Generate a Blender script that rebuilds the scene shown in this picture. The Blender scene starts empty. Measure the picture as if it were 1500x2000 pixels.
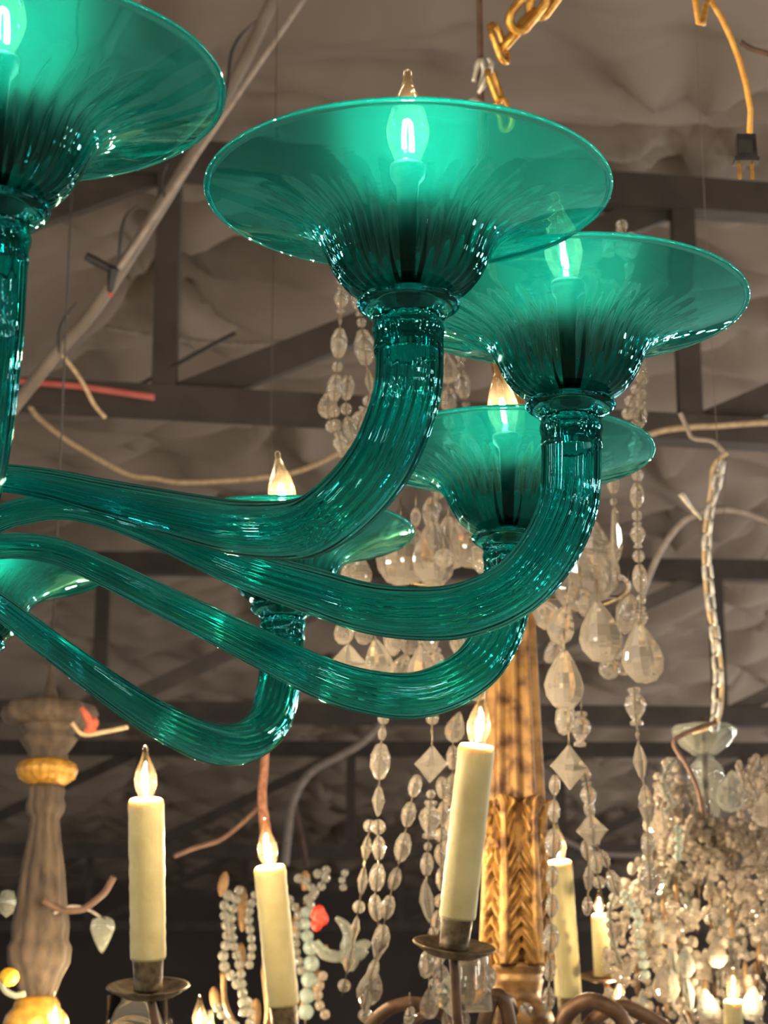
import bpy, math, random
import numpy as np
from mathutils import Vector, Matrix, noise

random.seed(7)
rng = np.random.default_rng(7)
sc = bpy.context.scene
COL = sc.collection

# ------------------------------------------------------------------ camera, world, lamps, exposure
FPX = 4280.0
PITCH = math.radians(16)
CAMZ = 1.6
cam_d = bpy.data.cameras.new('camera')
cam = bpy.data.objects.new('camera', cam_d)
COL.objects.link(cam)
cam.location = (0, 0, CAMZ)
cam.rotation_euler = (math.radians(90) + PITCH, 0, 0)
cam_d.sensor_fit = 'VERTICAL'
cam_d.sensor_height = 36.0
cam_d.lens = FPX / 2000.0 * 36.0
cam_d.clip_start = 0.05
cam_d.clip_end = 200
cam_d.dof.use_dof = True
cam_d.dof.focus_distance = 1.85
cam_d.dof.aperture_fstop = 16.0
sc.camera = cam

world = bpy.data.worlds.new('world')
sc.world = world
world.use_nodes = True
world.node_tree.nodes['Background'].inputs[0].default_value = (1.0, 0.92, 0.84, 1)
world.node_tree.nodes['Background'].inputs[1].default_value = 0.3

vs = sc.view_settings
vs.view_transform = 'Standard'
vs.look = 'None'
vs.gamma = 1.0
vs.use_curve_mapping = False
vs.exposure = 0.26
cy = sc.cycles
cy.use_denoising = True
cy.use_adaptive_sampling = True
cy.adaptive_threshold = 0.06
cy.max_bounces = 20
cy.transmission_bounces = 18
cy.glossy_bounces = 4
cy.diffuse_bounces = 2
cy.transparent_max_bounces = 32
cy.caustics_reflective = False
cy.caustics_refractive = False
cy.sample_clamp_indirect = 12.0

# unseen point lamps for the hall's other chandeliers, multiplied for fill and sparkle
LAMP = 0.68
def lamp(x, y, z, power, radius=0.055, col=(1.0, 0.94, 0.87)):
    d = bpy.data.lights.new('unseen_fill_lamp', 'POINT')
    d.energy = power * LAMP
    d.shadow_soft_size = radius
    d.color = col
    o = bpy.data.objects.new('unseen_fill_lamp', d)
    COL.objects.link(o)
    o.location = (x, y, z)
lr = random.Random(3)
for y, p in ((-3, 30), (-1.8, 26), (-0.7, 20), (0.5, 16), (1.8, 20), (3.2, 30), (5.0, 40), (7.0, 48), (9.5, 60), (12.5, 75), (16.0, 92), (20.0, 100), (24.5, 100), (29.0, 90)):
    for sgn in (-1, 1):
        x = sgn * (1.15 + 0.19 * max(y, 0) + lr.uniform(0.1, 0.6))
        for k in range(2):
            lamp(x + sgn * lr.uniform(0, 0.5), y + lr.uniform(-0.6, 0.6), lr.uniform(1.7, 2.9), p * ((0.8 if sgn > 0 else 0.16) if y > 4 else 0.5))  # far lamps weighted to the right to shade the ceiling folds
            lamp(x + sgn * lr.uniform(0.8, 2.2), y + lr.uniform(-0.6, 0.6), lr.uniform(2.2, 3.6), p * ((0.66 if sgn > 0 else 0.14) if y > 4 else 0.4))

# ------------------------------------------------------------------ picture geometry -> places in the hall
FW = Vector((0, math.cos(PITCH), math.sin(PITCH)))
UP = Vector((0, -math.sin(PITCH), math.cos(PITCH)))
RT = Vector((1, 0, 0))
CAM = Vector((0, 0, CAMZ))
def at(px, py, depth):
    return CAM + depth * (FW + RT * ((px - 750) / FPX) + UP * ((1000 - py) / FPX))
def ray(px, py):
    return FW + RT * ((px - 750) / FPX) + UP * ((1000 - py) / FPX)
def on_z(px, py, z):
    r = ray(px, py)
    return CAM + r * ((z - CAMZ) / r.z)
def on_y(px, py, y):
    r = ray(px, py)
    return CAM + r * (y / r.y)
def mpp(depth):
    return depth / FPX

# ------------------------------------------------------------------ materials
def lin(r, g, b):
    f = lambda c: (c / 255 / 12.92) if c / 255 <= 0.04045 else ((c / 255 + 0.055) / 1.055) ** 2.4
    return (f(r), f(g), f(b), 1)

def new_mat(name):
    m = bpy.data.materials.new(name)
    m.use_nodes = True
    nt = m.node_tree
    nt.nodes.clear()
    out = nt.nodes.new('ShaderNodeOutputMaterial')
    return m, nt, out

def N(nt, kind, **kw):
    n = nt.nodes.new(kind)
    for k, v in kw.items():
        n.inputs[k.replace('_', ' ')].default_value = v
    return n

def noise_ramp(nt, scale, c0, c1, detail=6, lo=0.35, hi=0.65, stretch=None):
    tc = nt.nodes.new('ShaderNodeTexCoord')
    mp = nt.nodes.new('ShaderNodeMapping')
    if stretch:
        mp.inputs['Scale'].default_value = stretch
    nt.links.new(tc.outputs['Object'], mp.inputs[0])
    nz = nt.nodes.new('ShaderNodeTexNoise')
    nz.inputs['Scale'].default_value = scale
    nz.inputs['Detail'].default_value = detail
    nt.links.new(mp.outputs[0], nz.inputs['Vector'])
    rp = nt.nodes.new('ShaderNodeValToRGB')
    rp.color_ramp.elements[0].position = lo
    rp.color_ramp.elements[1].position = hi
    rp.color_ramp.elements[0].color = c0
    rp.color_ramp.elements[1].color = c1
    nt.links.new(nz.outputs['Fac'], rp.inputs[0])
    return rp, nz

def solid(name, c0, c1=None, scale=20, rough=0.6, metal=0.0, bump=0.0, bscale=None, stretch=None, sss=0.0, lo=0.35, hi=0.65):
    m, nt, out = new_mat(name)
    p = nt.nodes.new('ShaderNodeBsdfPrincipled')
    p.inputs['Roughness'].default_value = rough
    p.inputs['Metallic'].default_value = metal
    rp, nz = noise_ramp(nt, scale, c0, c1 or c0, lo=lo, hi=hi, stretch=stretch)
    nt.links.new(rp.outputs[0], p.inputs['Base Color'])
    if sss:
        p.inputs['Subsurface Weight'].default_value = sss
        p.inputs['Subsurface Radius'].default_value = (0.02, 0.014, 0.006)
        p.inputs['Subsurface Scale'].default_value = 1.0
    if bump:
        b = nt.nodes.new('ShaderNodeBump')
        b.inputs['Strength'].default_value = bump
        b.inputs['Distance'].default_value = 0.004
        if bscale:
            n2 = nt.nodes.new('ShaderNodeTexNoise')
            n2.inputs['Scale'].default_value = bscale
            n2.inputs['Detail'].default_value = 5
            tc = nt.nodes.new('ShaderNodeTexCoord')
            nt.links.new(tc.outputs['Object'], n2.inputs['Vector'])
            nt.links.new(n2.outputs['Fac'], b.inputs['Height'])
        else:
            nt.links.new(nz.outputs['Fac'], b.inputs['Height'])
        nt.links.new(b.outputs[0], p.inputs['Normal'])
    nt.links.new(p.outputs[0], out.inputs[0])
    return m

def glass(name, col, ior=1.47, rough=0.0, haze=0.0, haze_col=(1, 1, 1, 1), streak=None):
    """refractive glass with a slight cloudy scatter in the metal of the glass"""
    m, nt, out = new_mat(name)
    g = nt.nodes.new('ShaderNodeBsdfGlass')
    g.inputs['IOR'].default_value = ior
    g.inputs['Roughness'].default_value = rough
    if streak:
        rp, nz = noise_ramp(nt, streak[0], streak[1], col, lo=0.3, hi=0.6, stretch=streak[2])
        nt.links.new(rp.outputs[0], g.inputs['Color'])
    else:
        g.inputs['Color'].default_value = col
    if haze > 0:
        df = N(nt, 'ShaderNodeBsdfDiffuse', Color=haze_col)
        tr = N(nt, 'ShaderNodeBsdfTranslucent', Color=haze_col)
        ad = nt.nodes.new('ShaderNodeMixShader')
        ad.inputs[0].default_value = 0.5
        nt.links.new(df.outputs[0], ad.inputs[1])
        nt.links.new(tr.outputs[0], ad.inputs[2])
        mx = nt.nodes.new('ShaderNodeMixShader')
        mx.inputs[0].default_value = haze
        nt.links.new(g.outputs[0], mx.inputs[1])
        nt.links.new(ad.outputs[0], mx.inputs[2])
        nt.links.new(mx.outputs[0], out.inputs[0])
    else:
        nt.links.new(g.outputs[0], out.inputs[0])
    return m

def bulb_glass(name, tint):
    m, nt, out = new_mat(name)
    t = N(nt, 'ShaderNodeBsdfTransparent', Color=tint)
    gl = N(nt, 'ShaderNodeBsdfGlossy', Color=(1, 0.95, 0.85, 1), Roughness=0.05)
    tl = N(nt, 'ShaderNodeBsdfTranslucent', Color=(1, 0.72, 0.4, 1))
    fr = N(nt, 'ShaderNodeFresnel', IOR=1.5)
    a = nt.nodes.new('ShaderNodeMixShader')
    a.inputs[0].default_value = 0.002
    nt.links.new(t.outputs[0], a.inputs[1])
    nt.links.new(tl.outputs[0], a.inputs[2])
    b = nt.nodes.new('ShaderNodeMixShader')
    ml = nt.nodes.new('ShaderNodeMath'); ml.operation = 'MULTIPLY'; ml.inputs[1].default_value = 0.45
    nt.links.new(fr.outputs[0], ml.inputs[0])
    nt.links.new(ml.outputs[0], b.inputs[0])
    nt.links.new(a.outputs[0], b.inputs[1])
    nt.links.new(gl.outputs[0], b.inputs[2])
    nt.links.new(b.outputs[0], out.inputs[0])
    return m

def emit(name, col, strength):
    m, nt, out = new_mat(name)
    e = N(nt, 'ShaderNodeEmission', Color=col, Strength=strength)
    nt.links.new(e.outputs[0], out.inputs[0])
    return m

M = {}
def teal_inner(name, col, ior, rough, w_rough, w_haze, haze_col):
    """inner face of a bowl: clear glass with a satin bloom that spreads the bulb's light"""
    m, nt, out = new_mat(name)
    g = N(nt, 'ShaderNodeBsdfGlass', Color=col, IOR=ior, Roughness=0.0)
    r = N(nt, 'ShaderNodeBsdfGlass', Color=(0.08, 1.0, 0.92, 1), IOR=ior, Roughness=rough)
    tr = N(nt, 'ShaderNodeBsdfTranslucent', Color=haze_col)
    a = nt.nodes.new('ShaderNodeMixShader'); a.inputs[0].default_value = w_rough
    b = nt.nodes.new('ShaderNodeMixShader'); b.inputs[0].default_value = w_haze
    nt.links.new(g.outputs[0], a.inputs[1]); nt.links.new(r.outputs[0], a.inputs[2])
    nt.links.new(a.outputs[0], b.inputs[1]); nt.links.new(tr.outputs[0], b.inputs[2])
    nt.links.new(b.outputs[0], out.inputs[0])
    return m
def deepen_base(nt, shaders, c_upper, c_base):
    """bowl glass colour, deepening towards the base with a streaked edge"""
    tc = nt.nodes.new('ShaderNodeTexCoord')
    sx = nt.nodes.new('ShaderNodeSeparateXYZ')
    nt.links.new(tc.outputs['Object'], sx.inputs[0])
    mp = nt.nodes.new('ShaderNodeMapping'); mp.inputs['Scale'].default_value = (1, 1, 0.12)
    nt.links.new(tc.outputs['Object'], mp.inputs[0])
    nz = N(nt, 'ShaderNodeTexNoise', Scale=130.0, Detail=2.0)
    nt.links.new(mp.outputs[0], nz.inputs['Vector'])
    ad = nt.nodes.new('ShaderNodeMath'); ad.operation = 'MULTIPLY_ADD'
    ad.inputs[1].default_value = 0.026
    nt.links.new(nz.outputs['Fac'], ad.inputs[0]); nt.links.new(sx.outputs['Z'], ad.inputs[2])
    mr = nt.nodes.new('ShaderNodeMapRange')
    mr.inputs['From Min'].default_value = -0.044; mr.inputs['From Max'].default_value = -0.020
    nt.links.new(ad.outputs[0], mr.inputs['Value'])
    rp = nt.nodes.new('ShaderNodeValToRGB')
    rp.color_ramp.elements[0].color = c_base; rp.color_ramp.elements[1].color = c_upper
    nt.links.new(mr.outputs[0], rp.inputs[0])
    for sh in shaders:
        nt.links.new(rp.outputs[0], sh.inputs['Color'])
GLASS_UPPER, GLASS_BASE = (0.36, 0.885, 0.905, 1), (0.22, 0.50, 0.50, 1)  # upper and base colours of the bowl glass
M['teal'] = glass('teal_glass', GLASS_UPPER, ior=1.5)
deepen_base(M['teal'].node_tree, [n for n in M['teal'].node_tree.nodes if n.type == 'BSDF_GLASS'], GLASS_UPPER, GLASS_BASE)
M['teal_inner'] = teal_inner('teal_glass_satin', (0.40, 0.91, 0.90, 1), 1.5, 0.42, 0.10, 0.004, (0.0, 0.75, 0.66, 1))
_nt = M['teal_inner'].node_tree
deepen_base(_nt, [n for n in _nt.nodes if n.type == 'BSDF_GLASS' and n.inputs['Roughness'].default_value == 0], GLASS_UPPER, GLASS_BASE)
deepen_base(_nt, [n for n in _nt.nodes if n.type == 'BSDF_GLASS' and n.inputs['Roughness'].default_value > 0], (0.02, 0.98, 0.94, 1), (0.02, 0.42, 0.42, 1))
M['teal_arm'] = glass('teal_arm_glass', (0.37, 0.90, 0.905, 1), ior=1.48, haze=0.012, haze_col=(0.0, 0.55, 0.5, 1))
M['crystal'] = glass('crystal', (1.0, 0.985, 0.95, 1), ior=1.6, haze=0.13, haze_col=(1.0, 0.92, 0.80, 1))
M['bead'] = glass('bead_crystal', (1.0, 0.96, 0.9, 1), ior=1.5, haze=0.25, haze_col=(1.0, 0.89, 0.74, 1))
M['silver_bead'] = glass('silver_bead_glass', (0.96, 1.0, 0.97, 1), ior=1.5, haze=0.22, haze_col=(0.85, 0.84, 0.76, 1))
M['aqua_bead'] = glass('aqua_bead_glass', (0.9, 1.0, 0.98, 1), ior=1.5, haze=0.35, haze_col=(0.82, 0.97, 0.9, 1))
M['white_glass'] = glass('milky_glass', (0.95, 1.0, 0.96, 1), ior=1.45, haze=0.22, haze_col=(0.75, 0.78, 0.68, 1))
M['clear'] = glass('clear_glass', (0.97, 0.98, 0.96, 1), ior=1.25)
M['bulb'] = bulb_glass('bulb_glass', (1.0, 0.93, 0.78, 1))
M['filament'] = emit('filament_glow', (1.0, 0.82, 0.60, 1), 4800)
M['filament_small'] = emit('small_filament_glow', (1.0, 0.80, 0.54, 1), 4800)
M['socket'] = solid('socket_black', lin(22, 22, 21), lin(34, 32, 30), 60, 0.6)
M['wax'] = solid('ivory_wax', lin(190, 179, 128), lin(202, 192, 142), 30, 0.55, bump=0.25, bscale=90, sss=0.35)
M['pan'] = solid('tarnished_metal', lin(88, 76, 58), lin(140, 126, 98), 70, 0.42, 0.75, bump=0.3)
M['iron'] = solid('brown_iron', lin(84, 62, 46), lin(120, 92, 68), 35, 0.5, 0.35, bump=0.2)
M['gilt'] = solid('gilt_wood', lin(76, 50, 28), lin(156, 118, 68), 30, 0.42, 0.35, bump=0.35, bscale=60, lo=0.34, hi=0.6)
M['gilt_leaf'] = solid('gilt_leaf', lin(92, 60, 28), lin(172, 130, 68), 38, 0.4, 0.4, bump=0.35, bscale=80, lo=0.36, hi=0.56)
M['brass'] = solid('brass_chain', lin(176, 122, 48), lin(228, 182, 96), 60, 0.32, 0.75)
M['steel'] = solid('zinc_hook', lin(160, 158, 148), lin(215, 212, 200), 60, 0.35, 0.6)
M['grey_wood'] = solid('weathered_wood', lin(60, 50, 42), lin(88, 74, 60), 18, 0.8, bump=0.5, bscale=40, stretch=(3, 3, 1))
M['gold_ring'] = solid('carved_gold_ring', lin(150, 108, 36), lin(196, 150, 66), 50, 0.45, 0.3, bump=0.4)
M['gold_leaf_dull'] = solid('dull_gold', lin(106, 80, 50), lin(140, 110, 72), 40, 0.5, 0.3)
M['fabric'] = solid('taupe_ceiling_fabric', lin(134, 121, 109), lin(146, 133, 120), 1.2, 0.85, bump=0.12, bscale=3.0)
M['truss'] = solid('dark_steel', lin(62, 55, 50), lin(76, 68, 61), 6, 0.7)
M['brace'] = solid('grey_steel', lin(92, 84, 76), lin(106, 97, 88), 6, 0.7)
M['wall'] = solid('charcoal_wall', lin(76, 69, 66), lin(88, 80, 76), 0.7, 0.9)
M['floor'] = solid('concrete_floor', lin(150, 138, 124), lin(170, 158, 142), 1.5, 0.7)
M['red'] = solid('red_tape', lin(196, 66, 56), lin(220, 92, 78), 30, 0.6)
M['red_pipe'] = solid('red_pipe', lin(190, 92, 82), lin(214, 116, 104), 12, 0.6)
M['cord_tan'] = solid('tan_cord', lin(176, 152, 118), lin(206, 182, 146), 60, 0.7)
M['cord_gold'] = solid('gold_cord', lin(172, 122, 40), lin(204, 154, 70), 80, 0.45)
M['cord_grey'] = solid('grey_cord', lin(140, 128, 120), lin(164, 152, 142), 40, 0.7)
M['cord_brown'] = solid('brown_cord', lin(78, 56, 46), lin(104, 78, 64), 40, 0.7)
M['pole'] = solid('grey_conduit', lin(106, 97, 88), lin(124, 114, 103), 9, 0.6)
M['black'] = solid('black_plastic', lin(34, 32, 32), lin(46, 43, 42), 40, 0.5)
M['plug'] = solid('plug_plastic', lin(30, 30, 33), lin(44, 44, 48), 60, 0.35)
M['coral'] = solid('coral_wool', lin(170, 82, 60), lin(196, 106, 80), 60, 0.8, bump=0.4)
M['rope'] = solid('rust_rope', lin(124, 80, 60), lin(160, 112, 88), 90, 0.8, bump=0.4)
M['red_flower'] = solid('red_flower', lin(196, 40, 26), lin(226, 66, 44), 60, 0.5)
M['yellow'] = solid('yellow_ornament', lin(224, 168, 30), lin(244, 200, 70), 60, 0.5)
M['blue'] = solid('blue_glass_drop', lin(24, 30, 84), lin(40, 50, 120), 60, 0.15)

# ------------------------------------------------------------------ mesh helpers
def mesh(name, verts, faces, mat, smooth=True):
    me = bpy.data.meshes.new(name)
    me.from_pydata([tuple(v) for v in verts], [], faces)
    me.update()
    if smooth:
        me.polygons.foreach_set('use_smooth', [True] * len(me.polygons))
    me.materials.append(M[mat] if isinstance(mat, str) else mat)
    return me

def link(name, me, parent=None, loc=None, rot=None, scale=None):
    o = bpy.data.objects.new(name, me)
    COL.objects.link(o)
    if parent is not None:
        o.parent = parent
    if loc is not None:
        o.location = loc
    if rot is not None:
        o.rotation_mode = 'QUATERNION'
        o.rotation_quaternion = rot
    if scale is not None:
        o.scale = (scale, scale, scale) if not hasattr(scale, '__len__') else scale
    return o

def tag(o, label=None, category=None, group=None, kind=None):
    if label: o['label'] = label
    if category: o['category'] = category
    if group: o['group'] = group
    if kind: o['kind'] = kind
    return o

def thing(name, loc, label, category, group=None):
    o = bpy.data.objects.new(name, None)
    o.empty_display_size = 0.1
    COL.objects.link(o)
    o.location = loc
    return tag(o, label, category, group)

def base_of(parent):
    """world position of the top-level empty above a part (parts carry no own offset)"""
    p = parent
    while p.parent is not None:
        p = p.parent
    return Vector(p.location)

def part(name, vf, mat, parent, smooth=True):
    """vf in world coordinates; becomes a child mesh of parent"""
    v, f = vf
    b = base_of(parent)
    return link(name, mesh(name, [Vector(q) - b for q in v], f, mat, smooth), parent)

def solo(name, vf, mat, label, category, group=None, smooth=True):
    v, f = vf
    v = [Vector(q) for q in v]
    c = sum(v, Vector()) / len(v)
    o = link(name, mesh(name, [q - c for q in v], f, mat, smooth))
    o.location = c
    return tag(o, label, category, group)

def join(*vfs):
    V, Fc = [], []
    for v, f in vfs:
        n = len(V)
        V += list(v)
        Fc += [tuple(i + n for i in q) for q in f]
    return V, Fc

def catmull(pts, n):
    P = np.array([tuple(p) for p in pts], float)
    P = np.vstack([2 * P[0] - P[1], P, 2 * P[-1] - P[-2]])
    seg = len(P) - 3
    out = []
    for k in range(n):
        t = k / (n - 1) * seg
        i = min(int(t), seg - 1)
        u = t - i
        p0, p1, p2, p3 = P[i], P[i + 1], P[i + 2], P[i + 3]
        out.append(0.5 * ((2 * p1) + (-p0 + p2) * u + (2 * p0 - 5 * p1 + 4 * p2 - p3) * u * u + (-p0 + 3 * p1 - 3 * p2 + p3) * u ** 3))
    return np.array(out)

def even(path, n):
    """resample a dense polyline evenly by length"""
    d = np.r_[0, np.cumsum(np.linalg.norm(np.diff(path, axis=0), axis=1))]
    s = np.linspace(0, d[-1], n)
    return np.stack([np.interp(s, d, path[:, k]) for k in range(path.shape[1])], 1), d[-1]

def frames(P):
    T = np.gradient(P, axis=0)
    T /= np.linalg.norm(T, axis=1)[:, None] + 1e-12
    a = np.array([0, 0, 1.0]) if abs(T[0][2]) < 0.9 else np.array([1.0, 0, 0])
    nrm = np.cross(T[0], a); nrm /= np.linalg.norm(nrm)
    Ns = [nrm]
    for i in range(1, len(P)):
        v = Ns[-1] - T[i] * np.dot(Ns[-1], T[i])
        Ns.append(v / (np.linalg.norm(v) + 1e-12))
    Ns = np.array(Ns)
    return T, Ns, np.cross(T, Ns)

def tube(pts, rad, seg=8, n=None, ribs=0, amp=0.0, twist=0.0, wall=None, cap=True):
    """tube along a path; with wall it is a hollow pipe, open ends joined by rings"""
    P = np.array([tuple(p) for p in pts], float)
    if n and len(P) > 2:
        P = even(catmull(P, max(4 * n, 40)), n)[0]
    elif n:
        P = np.linspace(P[0], P[1], n)
    m = len(P)
    R = np.interp(np.linspace(0, 1, m), np.linspace(0, 1, len(rad)), rad) if hasattr(rad, '__len__') else np.full(m, rad)
    T, A, B = frames(P)
    th = np.linspace(0, 2 * math.pi, seg, endpoint=False)
    def shell(Rm, am):
        V = []
        for i in range(m):
            rr = Rm[i] * (1 + am * np.cos(ribs * (th + twist * i / m))) if ribs else np.full(seg, Rm[i])
            V.append(P[i] + np.outer(np.cos(th) * rr, A[i]) + np.outer(np.sin(th) * rr, B[i]))
        return np.vstack(V)
    V = shell(R, amp)
    Fc = []
    for i in range(m - 1):
        for j in range(seg):
            k = (j + 1) % seg
            Fc.append((i * seg + j, i * seg + k, (i + 1) * seg + k, (i + 1) * seg + j))
    if wall is None:
        if cap:
            Fc.append(tuple(range(seg - 1, -1, -1)))
            Fc.append(tuple((m - 1) * seg + j for j in range(seg)))
        return [Vector(v) for v in V], Fc
    W = shell(R - wall, -amp * 0.25)
    o = m * seg
    for i in range(m - 1):
        for j in range(seg):
            k = (j + 1) % seg
            Fc.append((o + i * seg + j, o + (i + 1) * seg + j, o + (i + 1) * seg + k, o + i * seg + k))
    for j in range(seg):
        k = (j + 1) % seg
        Fc.append((j, o + j, o + k, k))
        e = (m - 1) * seg
        Fc.append((e + j, e + k, o + e + k, o + e + j))
    return [Vector(v) for v in np.vstack([V, W])], Fc

def lathe(prof, seg=32, org=(0, 0, 0), closed=False, ribs=0, amp=None, axis=None, spin=0.0):
    """revolve (r,z); r==0 ends become poles. axis: unit vector replacing +Z"""
    org = Vector(org)
    q = Vector((0, 0, 1)).rotation_difference(Vector(axis)) if axis is not None else None
    V, Fc, rows = [], [], []
    for i, (r, z) in enumerate(prof):
        if r < 1e-7:
            rows.append([len(V)])
            V.append(Vector((0, 0, z)))
        else:
            row = []
            for j in range(seg):
                t = 2 * math.pi * j / seg + spin
                rr = r + ((amp[i] if hasattr(amp, '__len__') else amp) * math.cos(ribs * t) if ribs else 0)
                row.append(len(V))
                V.append(Vector((rr * math.cos(t), rr * math.sin(t), z)))
            rows.append(row)
    pairs = list(zip(rows, rows[1:])) + ([(rows[-1], rows[0])] if closed else [])
    for a, b in pairs:
        for j in range(seg):
            k = (j + 1) % seg
            if len(a) == 1 and len(b) == 1:
                break
            if len(a) == 1:
                Fc.append((a[0], b[k], b[j]))
            elif len(b) == 1:
                Fc.append((a[j], a[k], b[0]))
            else:
                Fc.append((a[j], a[k], b[k], b[j]))
    if q is not None:
        V = [q @ v for v in V]
    return [v + org for v in V], Fc

def beam(p, q, w, h, up=(0, 0, 1)):
    p, q = Vector(p), Vector(q)
    t = (q - p).normalized()
    s = t.cross(Vector(up))
    if s.length < 1e-4:
        s = t.cross(Vector((0, 1, 0)))
    s.normalize()
    u = s.cross(t).normalized()
    V = []
    for e in (p, q):
        for a, b in ((-1, -1), (1, -1), (1, 1), (-1, 1)):
            V.append(e + s * (a * w / 2) + u * (b * h / 2))
    return V, [(0, 1, 2, 3), (7, 6, 5, 4), (0, 4, 5, 1), (1, 5, 6, 2), (2, 6, 7, 3), (3, 7, 4, 0)]

def ellipsoid(c, rx, ry, rz, seg=10, rings=6):
    prof = [(math.sin(math.pi * i / rings), -math.cos(math.pi * i / rings)) for i in range(rings + 1)]
    prof[0] = (0, -1); prof[-1] = (0, 1)
    v, f = lathe(prof, seg)
    c = Vector(c)
    return [c + Vector((p.x * rx, p.y * ry, p.z * rz)) for p in v], f

def pix(path, depth):
    """picture points (optionally with own depth) -> places at that distance"""
    return [at(p[0], p[1], p[2] if len(p) > 2 else depth) for p in path]

# ------------------------------------------------------------------ the hall
def struct(name, vf, mat, smooth=False):
    v, f = vf
    o = link(name, mesh(name, v, f, mat, smooth))
    o['kind'] = 'structure'
    return o

X0, X1, Y0, Y1, CEIL = -9.0, 9.0, -4.0, 34.0, 5.34
def slab(a, b):
    (ax, ay, az), (bx, by, bz) = a, b
    V = [Vector((x, y, z)) for z in (az, bz) for x, y in ((ax, ay), (bx, ay), (bx, by), (ax, by))]
    return V, [(3, 2, 1, 0), (4, 5, 6, 7), (0, 1, 5, 4), (1, 2, 6, 5), (2, 3, 7, 6), (3, 0, 4, 7)]
struct('floor', slab((X0, Y0, -0.1), (X1, Y1, 0)), 'floor')
struct('wall_back', slab((X0, Y1, 0), (X1, Y1 + 0.15, 6)), 'wall')
struct('wall_left', slab((X0 - 0.15, Y0, 0), (X0, Y1, 6)), 'wall')
struct('wall_right', slab((X1, Y0, 0), (X1 + 0.15, Y1, 6)), 'wall')
struct('wall_front', slab((X0, Y0 - 0.15, 0), (X1, Y0, 6)), 'wall')

# trusses: distance at x=0, slope in plan, post positions
TRUSS = [(7.45, 0.17, -0.775), (13.2, 0.05, 0.17), (19.8, 0.02, -0.3), (27.0, 0.0, 0.2)]
def ty(i, x):
    return TRUSS[i][0] + TRUSS[i][1] * x
def ceiling_z(x, y):
    z = CEIL
    edges = [-4.5] + [ty(i, x) for i in range(4)] + [34.5]
    for i in range(5):
        a, b = edges[i], edges[i + 1]
        if a <= y < b:
            t = (y - a) / (b - a)
            z -= 0.10 * math.sin(math.pi * t)
            for e, d in ((i - 1, y - a), (i, b - y)):
                if 0 <= e < 4:
                    # swagged folds hanging next to each truss
                    ph = math.cos(2 * math.pi * (x - TRUSS[e][2]) / 1.9)
                    w = math.exp(-d / 1.3)
                    z += (0.12 if e == i - 1 else 0.05) * w * math.sin(2 * math.pi * d / 0.62 + 1.7 * ph) * (1 - math.exp(-d / 0.15))
                    # gathers radiating from the post heads
                    k = round((x - TRUSS[e][2]) / 1.9)
                    dx = x - (TRUSS[e][2] + 1.9 * k)
                    rr = math.hypot(dx, d)
                    z += 0.07 * math.exp(-rr / 0.9) * math.sin(8 * math.atan2(d, dx) + k) * min(1, rr / 0.25)
            break
    yt = y - 7.45 - 0.17 * x
    if yt > 0:
        cx, cy_ = 1.9, 2.1
        fx = (x + 0.775) / cx
        iy = math.floor(yt / cy_ + 0.5)
        fx += 0.17 * math.sin(iy * 2.3)
        ix = math.floor(fx + 0.5)
        dx, dy = (fx - ix) * cx, yt - iy * cy_
        dx += 0.12 * math.sin(ix * 5.1 + iy * 3.3); dy += 0.15 * math.cos(ix * 3.7 + iy)
        rr = math.hypot(dx, dy)
        fade = min(1, yt / 0.5)
        an = math.atan2(dy, dx)
        z += fade * 0.34 * math.exp(-rr / 0.45)
        z += fade * 0.15 * math.exp(-rr / 0.85) * math.sin(7 * an + ix * 1.3 + 2.0 * rr) * min(1, rr / 0.2)
    n = noise.noise(Vector((x * 0.33, y * 1.1, 1.7)))
    n2 = noise.noise(Vector((x * 0.8 + 4, y * 2.6 + x * 0.5, 6.1)))
    calm = 1.0 if y > 7.6 + 0.17 * x else 0.35
    z += calm * (0.13 * n + 0.17 * (1 - 2 * abs(n2)) ** 3)
    return z
NX = 190
ys = np.r_[np.arange(-4, 6, 0.25), np.arange(6, 16, 0.05), np.arange(16, 24, 0.08), np.arange(24, 34.01, 0.16)]
xs = np.r_[np.linspace(X0, -3.2, 40, endpoint=False), np.linspace(-3.2, 3.8, 110, endpoint=False), np.linspace(3.8, X1, 40)]
V, Fc = [], []
for y in ys:
    for x in xs:
        V.append((x, y, ceiling_z(x, y)))
w = len(xs)
for i in range(len(ys) - 1):
    for j in range(w - 1):
        Fc.append((i * w + j, (i + 1) * w + j, (i + 1) * w + j + 1, i * w + j + 1))
struct('ceiling', (V, Fc), 'fabric', smooth=True)

for i, (d0, sl, px0) in enumerate(TRUSS):
    zb, zt = 4.10, 5.03
    root = bpy.data.objects.new('roof_truss', None)
    COL.objects.link(root)
    root.location = (0, d0, zb)
    root['kind'] = 'structure'
    P = lambda x, z: Vector((x, ty(i, x), z))
    th = 0.10 if i == 0 else 0.12
    part('bottom_chord', beam(P(-8.8, zb), P(8.8, zb), 0.1, th), 'truss', root, False)
    part('top_chord', beam(P(-8.8, zt), P(8.8, zt), 0.1, 0.13), 'truss', root, False)
    k = -4
    posts = [px0 + 1.9 * q for q in range(-4, 5) if abs(px0 + 1.9 * q) < 8.6]
    for q, x in enumerate(posts):
        part('post', beam(P(x, zb), P(x, zt), 0.085, 0.085, up=(0, 1, 0)), 'truss', root, False)
    for x, x2 in zip(posts, posts[1:]):
        off = Vector((0, 0.03, 0))
        part('brace', beam(P(x, zb) + off, P(x2, zt) + off, 0.05, 0.11 if i == 0 else 0.09), 'truss' if i != 1 else 'brace', root, False)

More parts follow.
